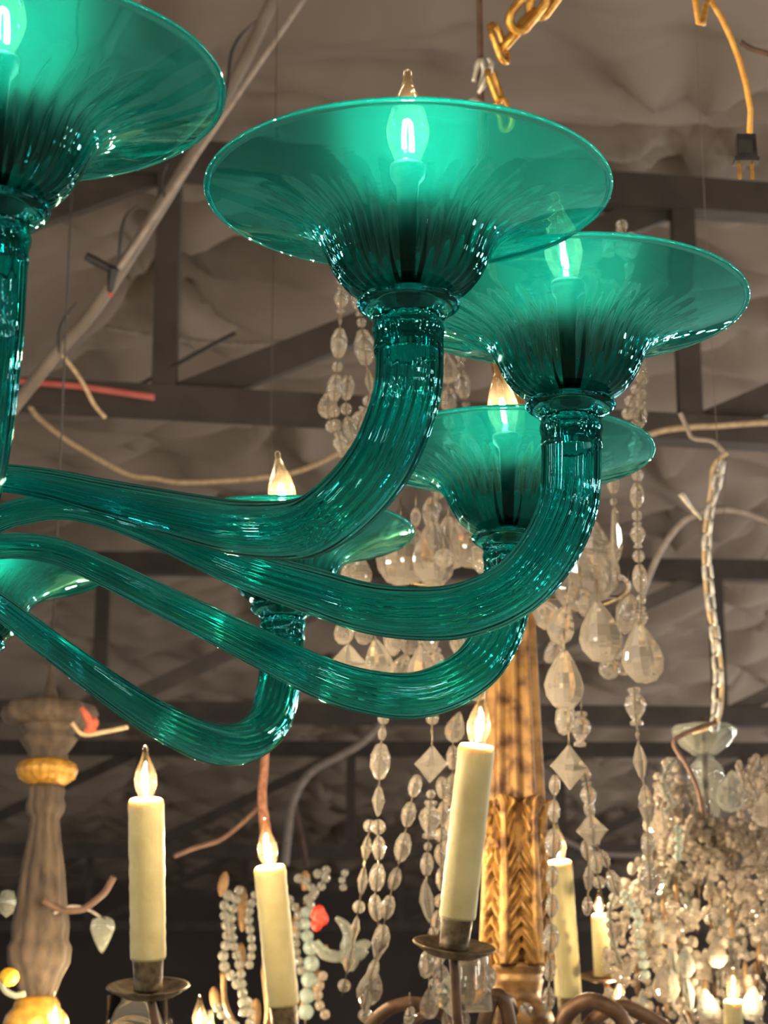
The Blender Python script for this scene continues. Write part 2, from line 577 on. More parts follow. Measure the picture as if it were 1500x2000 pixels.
# ------------------------------------------------------------------ bulbs
BULB = [(9, 0), (9.6, 4), (11.5, 10), (14.6, 18), (16.2, 26), (15.8, 33), (13.6, 42), (10.4, 51), (7.2, 59), (4.8, 66), (3.7, 71), (3.9, 74), (3.2, 77), (1.6, 78.6), (0, 79)]
bp = catmull([(a, b) for a, b in BULB], 34)
bulb_prof = [(max(r, 0) / 1000, z / 1000) for r, z in bp]
bulb_prof[-1] = (0.0, 0.079)
bulb_me = mesh('bulb', *lathe(bulb_prof, 24), 'bulb')
def filament_mesh(mat):
    # hairpin coil: a glowing loop on two leads
    pts = [(0.0035, 0, 0.014), (0.0042, 0, 0.022), (0.0046, 0.001, 0.030), (0.0025, 0, 0.036), (-0.0025, 0, 0.036), (-0.0046, -0.001, 0.030), (-0.0042, 0, 0.022), (-0.0035, 0, 0.014)]
    return mesh('filament', *tube(pts, 0.0021, 6, 24), mat)
fil_me = filament_mesh('filament')
fil_small_me = filament_mesh('filament_small')
sock_me = mesh('socket', *lathe([(0, 0), (0.009, 0), (0.009, 0.090), (0.0150, 0.095), (0.0150, 0.1035), (0.010, 0.105), (0, 0.105)], 20), 'socket')

def add_bulb(parent, base, axis=(0, 0, 1), s=1.0, small=False):
    """bulb with its glowing filament; base in world coordinates"""
    q = Vector((0, 0, 1)).rotation_difference(Vector(axis).normalized())
    q = q @ Matrix.Rotation(random.uniform(0.7, 2.0), 3, 'Z').to_quaternion()
    o = Vector(base) - base_of(parent)
    link('bulb', bulb_me, parent, o, q, s)
    link('filament', fil_small_me if small else fil_me, parent, o, q, s)

# ------------------------------------------------------------------ teal glass chandelier
HUB = Vector((-0.42, 1.90, 0))
ZR = CAMZ + 0.676
R_RIM = 0.15
prof_pts = [(0, -0.0835), (0.018, -0.0835), (0.030, -0.0825), (0.041, -0.0775), (0.0505, -0.0685), (0.0575, -0.057), (0.0628, -0.0455),
            (0.0700, -0.0345), (0.0830, -0.0255), (0.1010, -0.0175), (0.1230, -0.0098), (0.1400, -0.0038), (0.1500, 0.0)]
outer = catmull(prof_pts, 54)
nrm = np.gradient(outer, axis=0)
nrm = np.stack([-nrm[:, 1], nrm[:, 0]], 1)
nrm /= np.linalg.norm(nrm, axis=1)[:, None]
inner = outer + nrm * 0.0026
lip = []
c_l = (outer[-1] + inner[-1]) / 2
tdir = outer[-1] - outer[-2]; tdir /= np.linalg.norm(tdir)
for a in np.linspace(-110, 110, 9):
    a = math.radians(a)
    lip.append(c_l + 0.0021 * (tdir * math.cos(a) + nrm[-1] * math.sin(a)))
full = np.vstack([outer[:-1], np.array(lip), inner[::-1][1:]])
full[0, 0] = 0; full[-1, 0] = 0
amps = []
no = len(outer) - 1
for i in range(len(full)):
    r = full[i][0]
    a = 0.0006 * max(0.0, 1 - (r / 0.115) ** 2) * min(1, r / 0.03)
    amps.append(a if i < no else (0 if i < no + 9 else -0.2 * a))
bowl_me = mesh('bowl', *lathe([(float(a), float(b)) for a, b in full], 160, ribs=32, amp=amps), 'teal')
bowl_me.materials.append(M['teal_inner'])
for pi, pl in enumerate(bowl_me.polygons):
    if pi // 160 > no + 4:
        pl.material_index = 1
collar_prof = [(0.0190, -0.127), (0.0250, -0.127), (0.0258, -0.122), (0.0248, -0.117), (0.0264, -0.111), (0.0266, -0.108), (0.0250, -0.103), (0.0272, -0.0985),
               (0.0330, -0.0945), (0.0372, -0.0905), (0.0380, -0.0885), (0.0374, -0.0865), (0.0330, -0.0858), (0.0190, -0.0855)]
collar_me = mesh('collar', *lathe(collar_prof, 64, closed=True), 'teal_arm')

tealc = thing('glass_chandelier', HUB + Vector((0, 0, ZR - 0.30)), 'teal green blown glass chandelier with ribbed curving arms and wide flared bowls', 'chandelier')
TB = Vector(tealc.location)
A2 = [(0.035, -0.135), (0.07, -0.119), (0.117, -0.123), (0.189, -0.144), (0.256, -0.168), (0.32, -0.191), (0.38, -0.212), (0.427, -0.227), (0.482, -0.238), (0.514, -0.235), (0.55, -0.218), (0.575, -0.195), (0.594, -0.158), (0.597, -0.125), (0.596, -0.100)]
A3 = [(0.035, -0.165), (0.082, -0.144), (0.111, -0.138), (0.141, -0.137), (0.181, -0.146), (0.23, -0.166), (0.278, -0.19), (0.325, -0.212), (0.38, -0.233), (0.423, -0.249), (0.466, -0.257), (0.508, -0.257), (0.55, -0.242), (0.578, -0.214), (0.596, -0.178), (0.600, -0.145), (0.601, -0.100)]
A4 = [(0.035, -0.172), (0.076, -0.155), (0.124, -0.153), (0.174, -0.168), (0.224, -0.187), (0.275, -0.206), (0.327, -0.226), (0.39, -0.249), (0.433, -0.259), (0.481, -0.261), (0.521, -0.25), (0.56, -0.224), (0.585, -0.185), (0.595, -0.142), (0.597, -0.100)]
A5 = [(0.035, -0.178), (0.075, -0.183), (0.121, -0.193), (0.157, -0.203), (0.227, -0.222), (0.306, -0.242), (0.379, -0.257), (0.458, -0.266), (0.513, -0.265), (0.564, -0.251), (0.603, -0.224), (0.622, -0.185), (0.629, -0.143), (0.630, -0.100)]
def radial(prof, r):
    k = (r - 0.035) / (prof[-1][0] - 0.035)
    return [(0.035 + (a - 0.035) * k, b) for a, b in prof]
ARMS = []
for (px, py, zc, pr) in [(-2, 172, ZR, A3), (797, 377, ZR, A2), (1110, 597, ZR, A3), (990, 888, ZR, A4), (555, 1043, ZR, A5), (-45, 1118, ZR - 0.028, A5)]:
    p = on_z(px, py, zc)
    d = Vector((p.x - HUB.x, p.y - HUB.y))
    ARMS.append((math.atan2(d.y, d.x), d.length, zc - ZR, pr))
a5 = ARMS[-1][0]
for k in range(1, 5):                       # the far side of the ring, beyond the left edge of the view
    ARMS.append((a5 + k * (2 * math.pi + ARMS[0][0] - a5) / 5, 0.6, 0.0, A3))
RAD = [0.0115, 0.0118, 0.0125, 0.0137, 0.0152, 0.0170, 0.0190, 0.0208, 0.0222, 0.0234, 0.0242, 0.0245, 0.0245]
LEAN = [0, 0, -0.11, -0.12, -0.12] + [0] * 5
for (ang, r, dz, pr), lean in zip(ARMS, LEAN):
    u = Vector((math.cos(ang), math.sin(ang), 0))
    pts = [HUB + u * a + Vector((0, 0, ZR + b + dz)) for a, b in radial(pr, r)]
    arm = part('arm', tube(pts, RAD, 120, 96, ribs=20, amp=0.018, twist=0.35, wall=0.0034), 'teal_arm', tealc)
    c = HUB + u * r + Vector((0, 0, ZR + dz)) - TB
    spin = Matrix.Rotation(random.uniform(0, 6), 3, 'Z').to_quaternion()
    link('collar', collar_me, arm, c)
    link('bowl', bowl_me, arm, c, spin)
    link('socket', sock_me, arm, c + Vector((0, 0, -0.0815)))
    add_bulb(arm, c + TB + Vector((0, 0, 0.0225)), (lean, 0, 1))
# centre: turned glass stem, hub cup, finial and the hanging rod up to the ceiling
zc = ZR - 0.30
stem = [(0.010, -0.10), (0.022, -0.085), (0.012, -0.06), (0.030, -0.02), (0.048, 0.03), (0.058, 0.09), (0.058, 0.16), (0.044, 0.20), (0.024, 0.23), (0.020, 0.30), (0.036, 0.36), (0.046, 0.44), (0.032, 0.52), (0.018, 0.56), (0.026, 0.60), (0.014, 0.64)]
sp = catmull(stem, 60)
part('stem', lathe([(0, -0.10)] + [(float(a), float(b)) for a, b in sp] + [(0, 0.64)], 48, (HUB.x, HUB.y, zc), ribs=12, amp=0.0012), 'teal_arm', tealc)
part('hanging_rod', tube([(HUB.x, HUB.y, zc + 0.62), (HUB.x, HUB.y, CEIL - 0.05)], 0.006, 10), 'brass', tealc)

# ------------------------------------------------------------------ crystal shapes (unit length along Z)
def faceted(name, prof, seg, mat, flat=True, sy=1.0):
    v, f = lathe(prof, seg)
    v = [Vector((p.x, p.y * sy, p.z)) for p in v]
    return mesh(name, v, f, mat, not flat)
BM = {}
def bead_kinds(tagname, mat):
    K = {}
    K['oval'] = faceted('oval_bead', [(0, -.5), (.15, -.42), (.27, -.15), (.27, .15), (.15, .42), (0, .5)], 12, mat, flat=False, sy=0.8)
    K['almond'] = faceted('almond_bead', [(0, -.5), (.10, -.34), (.2, 0), (.10, .34), (0, .5)], 6, mat)
    K['round'] = faceted('round_bead', [(0, -.5), (.27, -.42), (.44, -.23), (.5, 0), (.44, .23), (.27, .42), (0, .5)], 10, mat, flat=False)
    K['vase'] = faceted('vase_bead', [(0, -.5), (.16, -.48), (.18, -.40), (.10, -.34), (.24, -.12), (.30, .06), (.24, .22), (.11, .33), (.18, .40), (.16, .48), (0, .5)], 10, mat, flat=False)
    K['diamond'] = faceted('diamond_drop', [(0, -.5), (.30, -.16), (.46, 0), (.30, .16), (0, .5)], 4, mat, sy=0.5)
    K['pear'] = faceted('pear_drop', [(0, -.5), (.17, -.46), (.31, -.30), (.35, -.12), (.29, .08), (.18, .28), (.08, .43), (0, .5)], 10, mat, sy=0.6)
    K['spear'] = faceted('spear_drop', [(0, -.5), (.07, -.36), (.115, -.2), (.06, .4), (.03, .48), (0, .5)], 6, mat)
    return K
BM['crystal'] = bead_kinds('crystal', 'crystal')
BM['bead'] = bead_kinds('bead', 'bead')
BM['silver'] = bead_kinds('silver', 'silver_bead')
BM['aqua'] = bead_kinds('aqua', 'aqua_bead')

def hang_bead(parent, kind, pos, length, axis=(0, 0, 1), lib='crystal', name='bead'):
    ax = Vector(axis).normalized()
    q = Vector((0, 0, 1)).rotation_difference(ax) @ Matrix.Rotation(random.uniform(-0.6, 0.6), 3, 'Z').to_quaternion()
    return link(name, BM[lib][kind], parent, Vector(pos) - base_of(parent), q, length)

def strand(parent, path, seq, gap=0.1, lib='crystal', wire='pan', wr=0.0009, start=0.0):
    """a wire with beads threaded on it; seq = [(kind, length)] used in turn until the wire ends"""
    P = np.array([tuple(p) for p in path], float)
    D = catmull(P, 120) if len(P) > 2 else np.linspace(P[0], P[1], 60)
    d = np.r_[0, np.cumsum(np.linalg.norm(np.diff(D, axis=0), axis=1))]
    st = part('strand', tube(D[::6], wr, 4), wire, parent)
    s = start
    k = 0
    while True:
        kind, L = seq[k % len(seq)]
        L = L * random.uniform(0.94, 1.06)
        if s + L > d[-1] + L * 0.3:
            break
        m = s + L / 2
        p = Vector([float(np.interp(m, d, D[:, c])) for c in range(3)])
        a = Vector([float(np.interp(max(0, m - L / 3), d, D[:, c])) for c in range(3)])
        b = Vector([float(np.interp(min(d[-1], m + L / 3), d, D[:, c])) for c in range(3)])
        hang_bead(st, kind, p, L, (a - b), lib)
        s += L * (1 + gap)
        k += 1
    return st

def link_chain(parent, path, L, wdt, wire, mat, name='chain_link'):
    """oval links, alternately turned, along a path"""
    P = np.array([tuple(p) for p in path], float)
    D = catmull(P, 160) if len(P) > 2 else np.linspace(P[0], P[1], 80)
    d = np.r_[0, np.cumsum(np.linalg.norm(np.diff(D, axis=0), axis=1))]
    h, r = L / 2 - wdt / 2, wdt / 2 - wire
    loop = []
    for a in np.linspace(0, 2 * math.pi, 20, endpoint=False):
        loop.append((math.cos(a) * r, 0, math.sin(a) * r + (h if math.sin(a) > 0 else -h)))
    loop.append(loop[0])
    me = mesh(name, *tube(loop, wire, 6, cap=False), mat)
    step = L - 2.6 * wire
    s, k = 0.0, 0
    while s < d[-1]:
        p = Vector([float(np.interp(s, d, D[:, c])) for c in range(3)])
        q2 = Vector([float(np.interp(min(d[-1], s + step / 2), d, D[:, c])) for c in range(3)])
        q1 = Vector([float(np.interp(max(0, s - step / 2), d, D[:, c])) for c in range(3)])
        q = Vector((0, 0, 1)).rotation_difference((q2 - q1).normalized()) @ Matrix.Rotation(k % 2 * math.pi / 2 + 0.5 + random.uniform(-0.2, 0.2), 3, 'Z').to_quaternion()
        link(name, me, parent, p - base_of(parent), q)
        s += step
        k += 1

# ------------------------------------------------------------------ gilt wood and crystal chandelier with wax candles
GD = 3.5
axis0 = at(1010, 1900, GD)
GX, GY = axis0.x, axis0.y
def zpx(py):
    return on_y(1010, py, GY).z
giltc = thing('crystal_chandelier', (GX, GY, zpx(2060)), 'gilt carved wood and crystal chandelier with strands of drops and ivory wax candles', 'chandelier')
g = mpp(GD)
def gp(*rows):
    return [(r * g, zpx(y)) for r, y in rows]
shaft = gp((0, 1570), (58, 1568), (57, 1540), (53, 1440), (49, 1330), (45, 1220), (40, 1080), (35, 940), (31, 800), (34, 760), (26, 740), (30, 700), (14, 650), (10, 560), (0, 558))
sh = [shaft[0]] + [(float(a), float(b)) for a, b in catmull(shaft[1:-1], 50)] + [shaft[-1]]
part('fluted_column', lathe(sh, 120, (GX, GY, 0), ribs=10, amp=[0 if i in (0, len(sh) - 1) else -0.0048 * min(1, r / 0.03) for i, (r, z) in enumerate(sh)]), 'gilt', giltc)
core = gp((0, 1895), (42, 1893), (44, 1850), (48, 1700), (52, 1575), (0, 1570))
part('leaf_core', lathe(core, 32, (GX, GY, 0)), 'gilt', giltc)
# acanthus leaves round the column
for k in range(6):
    a0 = 2 * math.pi * k / 6 - math.pi / 2 - math.radians(24)
    nu, nv = 33, 96
    V, Fc = [], []
    for layer in (0, 1):
        for i in range(nv):
            v = i / (nv - 1)                       # bottom to tip
            wid = (0.40 + 0.22 * math.sin(math.pi * min(1, v * 1.25) ** 0.8)) if v < 0.93 else 0.46 * math.sqrt(max(0.02, 1 - ((v - 0.93) / 0.07) ** 2))
            z = zpx(1888) + (zpx(1560) - zpx(1888)) * v
            for j in range(nu):
                uu = j / (nu - 1) * 2 - 1
                edge = 1 + 0.10 * math.sin((v * 13 - abs(uu) * 1.2) * 2 * math.pi) * abs(uu)
                ang = a0 + uu * wid * 0.92 * edge
                rib = 8.0 if abs(uu) < 0.2 else 8.0 * math.exp(-((abs(uu) - 0.2) / 0.12) ** 2)
                sm = min(1, max(0, (abs(uu) - 0.26) / 0.16))
                chev = 6.0 * math.sin((v * 10 - abs(uu) * 1.5) * 2 * math.pi) * sm - 4 * math.exp(-((abs(uu) - 0.3) / 0.07) ** 2)
                R = (50 + 14 * (1 - v) ** 1.5 + 16 * v ** 14 + rib + chev + 5 - 7 * abs(uu) ** 3) * g
                if layer: R = min(R - 4 * g, 46 * g)
                V.append((GX + R * math.cos(ang), GY + R * math.sin(ang), z))
    o = nu * nv
    for i in range(nv - 1):
        for j in range(nu - 1):
            q = i * nu + j
            Fc.append((q, q + 1, q + nu + 1, q + nu))
            Fc.append((o + q, o + q + nu, o + q + nu + 1, o + q + 1))
    ring = [j for j in range(nu)] + [i * nu + nu - 1 for i in range(1, nv)] + [(nv - 1) * nu + j for j in range(nu - 2, -1, -1)] + [i * nu for i in range(nv - 2, 0, -1)]
    for a, b in zip(ring, ring[1:] + ring[:1]):
        Fc.append((a, o + a, o + b, b))
    part('acanthus_leaf', (V, Fc), 'gilt_leaf', giltc)
turn = gp((0, 1880), (52, 1882), (56, 1892), (50, 1902), (48, 1908), (52, 1914), (50, 1922), (46, 1940), (46, 1952), (54, 1960), (66, 1975), (72, 1995), (60, 2025), (30, 2050), (0, 2055))
part('turned_base', lathe(turn, 48, (GX, GY, 0)), 'gilt', giltc)

# hanging gear above: hook, cord and the doubled brass chain
hk = at(955, 200, 3.42)
part('hanging_cord', tube([at(968, 660, 3.5), at(950, 240, 3.43), at(938, 110, 3.4), Vector((at(936, 0, 3.4).x, at(936, 0, 3.4).y, CEIL - 0.08))], 0.005, 6, 30), 'cord_brown', giltc)
link_chain(giltc, pix([(1110, -90), (1085, -35), (1045, 20), (1000, 72), (966, 112)], 3.3), 0.088, 0.048, 0.0072, 'brass')
link_chain(giltc, pix([(1082, -60), (1052, -10), (1012, 40), (985, 80)], 3.27), 0.088, 0.048, 0.0068, 'brass')
link_chain(giltc, pix([(975, 85), (990, 128)], 3.3), 0.07, 0.04, 0.0055, 'brass')
link_chain(giltc, pix([(966, 168), (985, 225), (995, 262)], 3.36), 0.06, 0.03, 0.005, 'brass')
part('hook', tube(pix([(925, 160), (932, 128), (940, 118), (945, 140), (938, 170)], 3.38), [0.004, 0.005, 0.006, 0.005, 0.004], 8, 20), 'steel', giltc)
part('hook', tube(pix([(952, 112), (960, 126), (952, 145), (942, 168), (934, 182)], 3.36), [0.003, 0.005, 0.006, 0.006, 0.003], 8, 20), 'steel', giltc)
part('hook', tube(pix([(912, 218), (924, 198), (936, 204), (946, 222)], 3.38), [0.004, 0.007, 0.008, 0.005], 8, 20), 'steel', giltc)
top_chain = at(1110, -90, 3.3)
part('chain_tail', tube([top_chain, Vector((top_chain.x + 0.05, top_chain.y + 0.05, CEIL - 0.05))], 0.005, 6), 'brass', giltc)

# metal rings that carry the drops
def ring(py, rad_px, tr=0.004):
    z = zpx(py)
    pts = [(GX + rad_px * g * math.cos(a), GY + rad_px * g * math.sin(a), z) for a in np.linspace(0, 2 * math.pi, 49)]
    return tube(pts, tr, 6, cap=False)
part('crown_ring', ring(600, 270, 0.0035), 'pan', giltc)
part('drop_ring', ring(1150, 240, 0.004), 'pan', giltc)
for k in range(6):
    a = k * math.pi / 3 + 0.3
    part('ring_spoke', tube([(GX, GY, zpx(1170)), (GX + 240 * g * math.cos(a), GY + 240 * g * math.sin(a), zpx(1150))], 0.003, 6), 'pan', giltc)
    part('ring_spoke', tube([(GX, GY, zpx(640)), (GX + 270 * g * math.cos(a), GY + 270 * g * math.sin(a), zpx(600))], 0.003, 6), 'pan', giltc)

def px_seq(depth, *ks):
    return [(k, L * mpp(depth)) for k, L in ks]
S = lambda path, depth, *ks, **kw: strand(giltc, pix(path, depth), px_seq(depth, *ks), **kw)
S([(668, 535), (666, 600), (660, 700), (652, 800), (668, 880), (676, 940), (680, 1020)], 3.32, ('round', 24), ('vase', 52), ('almond', 22), ('oval', 66), ('round', 22), ('oval', 60), ('round', 26), gap=0.06)
S([(698, 560), (706, 630), (714, 700), (722, 770), (700, 830), (690, 900)], 3.36, ('vase', 56), ('round', 20), ('oval', 74), ('almond', 50), ('round', 24), gap=0.05)
S([(680, 730), (676, 800), (690, 860)], 3.34, ('oval', 54), ('round', 26), gap=0.05)
S([(648, 760), (640, 800), (652, 845)], 3.34, ('pear', 60), ('round', 26), gap=0.05)
S([(868, 600), (872, 700), (876, 800), (870, 900), (850, 1000)], 3.6, ('oval', 60), ('round', 24), ('pear', 66), gap=0.08)
S([(905, 600), (900, 720), (910, 800), (905, 900)], 3.75, ('oval', 62), ('vase', 50), gap=0.08)
S([(1212, 428), (1226, 500), (1244, 600), (1252, 740), (1248, 860), (1244, 960), (1246, 1060), (1252, 1180), (1250, 1230)], 3.3, ('round', 26), ('oval', 56), ('round', 22), ('vase', 54), gap=0.04)
S([(1180, 492), (1200, 458), (1216, 452), (1240, 470), (1250, 496)], 3.3, ('round', 22), gap=0.02)
S([(1178, 496), (1215, 488), (1248, 500)], 3.28, ('round', 24), gap=0.02)
S([(1262, 730), (1238, 770), (1226, 808), (1256, 822)], 3.3, ('round', 24), gap=0.02)
S([(1258, 780), (1236, 812), (1250, 846)], 3.28, ('round', 24), gap=0.02)
S([(1196, 900), (1198, 970), (1202, 1030), (1206, 1150)], 3.35, ('round', 20), ('oval', 42), ('round', 16), ('spear', 118), gap=0.12)
# the ring of big drops
DROPS = [('pear', 1158, 1092, 170, 3.45, 0), ('pear', 1128, 1130, 130, 3.5, 6), ('pear', 1172, 1232, 128, 3.25, -4), ('pear', 1098, 1218, 84, 3.3, 16), ('pear', 1062, 1196, 78, 3.35, -40),
         ('pear', 1254, 1274, 126, 3.22, -6), ('oval', 1224, 1198, 84, 3.3, 8), ('pear', 1102, 1326, 122, 3.2, 2), ('round', 1190, 1306, 44, 3.28, 0), ('pear', 1222, 1288, 66, 3.3, 20),
         ('oval', 1140, 1176, 64, 3.4, -10), ('round', 1118, 1160, 34, 3.4, 0), ('oval', 1082, 1270, 60, 3.5, 30),
         ('pear', 780, 1076, 140, 3.3, 3), ('pear', 846, 1078, 140, 3.25, 0), ('pear', 812, 1084, 110, 3.45, 0), ('pear', 880, 1058, 112, 3.3, -6), ('pear', 912, 1054, 118, 3.35, -12), ('oval', 934, 1092, 64, 3.3, -20),
         ('oval', 842, 1000, 66, 3.35, 4), ('oval', 812, 1010, 40, 3.35, 0), ('round', 866, 1090, 40, 3.2, 0), ('pear', 702, 1112, 76, 3.3, -6), ('oval', 680, 1116, 54, 3.3, 14),
         ('pear', 672, 1228, 64, 3.3, 0), ('pear', 712, 1232, 56, 3.32, 10), ('oval', 766, 1250, 66, 3.3, -5), ('pear', 800, 1250, 60, 3.4, 0), ('pear', 836, 1246, 62, 3.3, 0), ('diamond', 680, 1296, 84, 3.22, 0),
         ('pear', 738, 1290, 92, 3.25, -8), ('oval', 780, 1306, 66, 3.3, 30), ('pear', 824, 1302, 96, 3.24, 0), ('vase', 852, 1296, 62, 3.3, 0), ('oval', 894, 1250, 60, 3.4, 0), ('pear', 760, 1330, 70, 3.4, 0),
         ('oval', 1104, 1402, 72, 3.25, 6), ('vase', 1134, 1424, 70, 3.3, 4), ('diamond', 1112, 1498, 92, 3.2, 0), ('diamond', 842, 1492, 76, 3.25, 4), ('pear', 930, 1330, 80, 3.7, 0)]
for kind, px, py, L, dp, tilt in DROPS:
    p = at(px, py, dp)
    t = math.radians(tilt)
    w = part('drop_wire', tube([p + Vector((math.sin(t), 0, math.cos(t))) * L * 0.4 * mpp(dp), p + Vector((math.sin(t) * 0.5, 0.0, 1)) * (L * 0.5 + 40) * mpp(dp)], 0.0009, 4), 'pan', giltc)
    hang_bead(w, kind, p, L * mpp(dp), (math.sin(t), 0, math.cos(t)), name='drop')
part('blue_drop', ellipsoid(at(820, 1090, 3.3), 0.012, 0.009, 0.03), 'blue', giltc)
# strands falling from the drop ring down to the candle arms
S([(750, 1392), (744, 1460), (741, 1520), (738, 1590)], 3.3, ('round', 24), ('oval', 30), ('oval', 76), ('almond', 62), gap=0.08)
S([(738, 1600), (740, 1650), (738, 1700), (733, 1760), (740, 1830), (728, 1900), (712, 1990)], 3.3, ('round', 30), ('oval', 50), ('oval', 58), ('oval', 54), ('almond', 80), ('pear', 84), gap=0.06)
S([(724, 1600), (714, 1670), (706, 1740), (696, 1800), (684, 1870), (662, 1970)], 3.34, ('round', 26), ('almond', 54), ('almond', 58), gap=0.14)
S([(845, 1390), (842, 1440)], 3.26, ('round', 26), ('oval', 34), gap=0.05)
S([(816, 1512), (798, 1590), (784, 1668), (766, 1736), (750, 1806), (742, 1850), (722, 1920), (706, 2000)], 3.28, ('oval', 46), ('oval', 52), ('oval', 58), gap=0.16)
S([(842, 1542), (838, 1620), (834, 1680), (834, 1760), (850, 1840), (848, 1930)], 3.27, ('round', 20), ('vase', 74), ('round', 18), ('oval', 48), ('almond', 84), gap=0.08)
S([(862, 1516), (866, 1580), (860, 1660), (864, 1740), (850, 1830), (856, 1900), (850, 1990)], 3.32, ('oval', 46), ('oval', 50), ('round', 30), gap=0.06)
S([(900, 1390), (886, 1440), (884, 1520), (880, 1600), (872, 1680)], 3.4, ('pear', 64), ('oval', 50), gap=0.08)
S([(1084, 1512), (1082, 1590), (1080, 1680), (1078, 1780), (1074, 1880), (1070, 1985)], 3.3, ('oval', 44), ('oval', 46), ('oval', 58), gap=0.2)
S([(1140, 1500), (1150, 1560), (1158, 1640), (1166, 1700), (1180, 1770)], 3.28, ('round', 26), ('vase', 60), ('diamond', 76), ('oval', 48), gap=0.05)
S([(1148, 1560), (1162, 1640), (1186, 1690), (1212, 1760)], 3.3, ('oval', 42), ('oval', 54), gap=0.12)
S([(1142, 1640), (1150, 1700), (1146, 1790)], 3.33, ('oval', 40), ('almond', 56), gap=0.1)
S([(1238, 1342), (1244, 1420), (1252, 1500), (1264, 1580), (1266, 1660), (1272, 1760)], 3.3, ('vase', 76), ('almond', 22), ('almond', 74), ('almond', 84), ('oval', 54), gap=0.08)
S([(1020, 1960), (1040, 1990)], 3.2, ('round', 26), gap=0.05)
for (px, py, L) in [(836, 1880, 64), (862, 1920, 70), (838, 1960, 60), (884, 1960, 60), (800, 1985, 40), (876, 1990, 50), (905, 1985, 44), (955, 1905, 50)]:
    p = at(px, py, 3.2)
    w = part('drop_wire', tube([p, p + Vector((0, 0, (L * 0.5 + 26) * mpp(3.2)))], 0.0009, 4), 'pan', giltc)
    hang_bead(w, random.choice(['pear', 'oval', 'vase']), p, L * mpp(3.2), (random.uniform(-.3, .3), 0, 1), name='drop')

def wax_candle(parent, top, bot, depth, drop_pan, rpx, cup=True, pan_w=82):
    """wax sleeve with bulb, metal cup and drip pan; pixel positions of its ends"""
    t, b = at(*top, depth), at(*bot, depth)
    ax = (t - b).normalized()
    L = (t - b).length
    r = rpx * mpp(depth)
    pts = []
    prof = [(0, 0), (r * 0.97, 0.0), (r * 1.0, 0.004)]
    for q in np.linspace(0.08, 0.93, 22):
        prof.append((r * (1 + random.uniform(-0.022, 0.022)), L * q))
    prof += [(r * 1.02, L * 0.965), (r * 0.97, L * 0.985), (r * 0.86, L), (r * 0.45, L), (0, L - 0.002)]
    amp = [0 if rr < 1e-6 else random.uniform(0, 0.02) * r for rr, z in prof]
    cd = part('wax_candle', lathe(prof, 30, b, axis=ax, ribs=3, amp=amp), 'wax', parent)
    add_bulb(cd, t - ax * 0.003, ax)
    cl = 62 * mpp(depth)
    part('cup', lathe([(0, -cl), (r * 0.80, -cl), (r * 0.84, -cl * 0.9), (r * 0.80, -cl * 0.8), (r * 0.86, -0.004), (r * 0.90, 0.002), (r * 0.78, 0.004), (0, 0.004)], 24, b, axis=ax), 'pan', cd)
    if drop_pan:
        pr = pan_w * mpp(depth)
        pc = b - ax * cl
        part('drip_pan', lathe([(0, -0.012), (pr * 0.25, -0.0115), (pr * 0.62, -0.008), (pr * 0.95, 0.0035), (pr, 0.0055), (pr * 0.985, 0.0072), (pr * 0.93, 0.006), (pr * 0.6, -0.004), (0, -0.006)], 48, pc, axis=ax), 'pan', cd)
    return b - ax * cl
CANDLES = [((285, 1560), (289, 1872), 3.1, True, 35), ((526, 1692), (553, 1962), 3.45, False, 31.5), ((931, 1455), (893, 1792), 2.95, True, 36), ((1091, 1682), (1110, 1944), 4.05, False, 26)]
for (tp, bt, dp, pn, rp) in CANDLES:
    foot = wax_candle(giltc, tp, bt, dp, pn, rp)
    # S-shaped iron arm from the turned base out to the candle
    c0 = Vector((GX, GY, zpx(2035)))
    d = Vector((foot.x - GX, foot.y - GY, 0))
    d = d if d.length > 0.2 else d
    lo = Vector((0, 0, -0.13))
    pts = [c0, c0 + d * 0.16 + Vector((0, 0, 0.06)), c0 + d * 0.34 + Vector((0, 0, 0.01)), Vector((c0.x, c0.y, 0)) + d * 0.62 + Vector((0, 0, min(c0.z, foot.z) - 0.14)), Vector((c0.x, c0.y, 0)) + d * 0.92 + Vector((0, 0, foot.z - 0.12)), foot + Vector((0, 0, -0.004))]
    part('candle_arm', tube(pts, [0.009, 0.009, 0.008, 0.008, 0.007, 0.007], 8, 40), 'iron', giltc)
# scrolled iron arms that show at the bottom edge
for path, dp, rr in [([(700, 2040), (735, 1990), (775, 1964), (825, 1962), (872, 1985), (930, 2040), (1000, 2050)], 3.25, 0.010),
                     ([(935, 2060), (948, 1990), (964, 1945), (984, 1956), (994, 1995), (1000, 2050)], 3.15, 0.011),
                     ([(1086, 2030), (1106, 1984), (1140, 1956), (1180, 1962), (1214, 1990), (1222, 2040), (1120, 2060), (1030, 2050)], 3.4, 0.013),
                     ([(1130, 2040), (1160, 1992), (1210, 1966), (1262, 1985), (1330, 2030)], 3.5, 0.012)]:
    part('scroll_arm', tube(pix(path, dp), rr, 10, 50), 'iron', giltc)
# small rosette of clear petals and a glass sleeve under the nearest candle
part('glass_sleeve', lathe([(0.030, 0), (0.028, 0.03), (0.025, 0.07), (0.024, 0.08), (0.021, 0.08), (0.022, 0.06), (0.026, 0.01)], 24, at(920, 1975, 3.0), closed=True), 'crystal', giltc)
for k in range(7):
    a = k * 2 * math.pi / 7
    c = at(884, 1945, 3.0)
    part('petal', ellipsoid(c + Vector((math.cos(a) * 0.016, -0.01, math.sin(a) * 0.016)), 0.009, 0.004, 0.011, 8, 5), 'silver_bead', giltc, False)

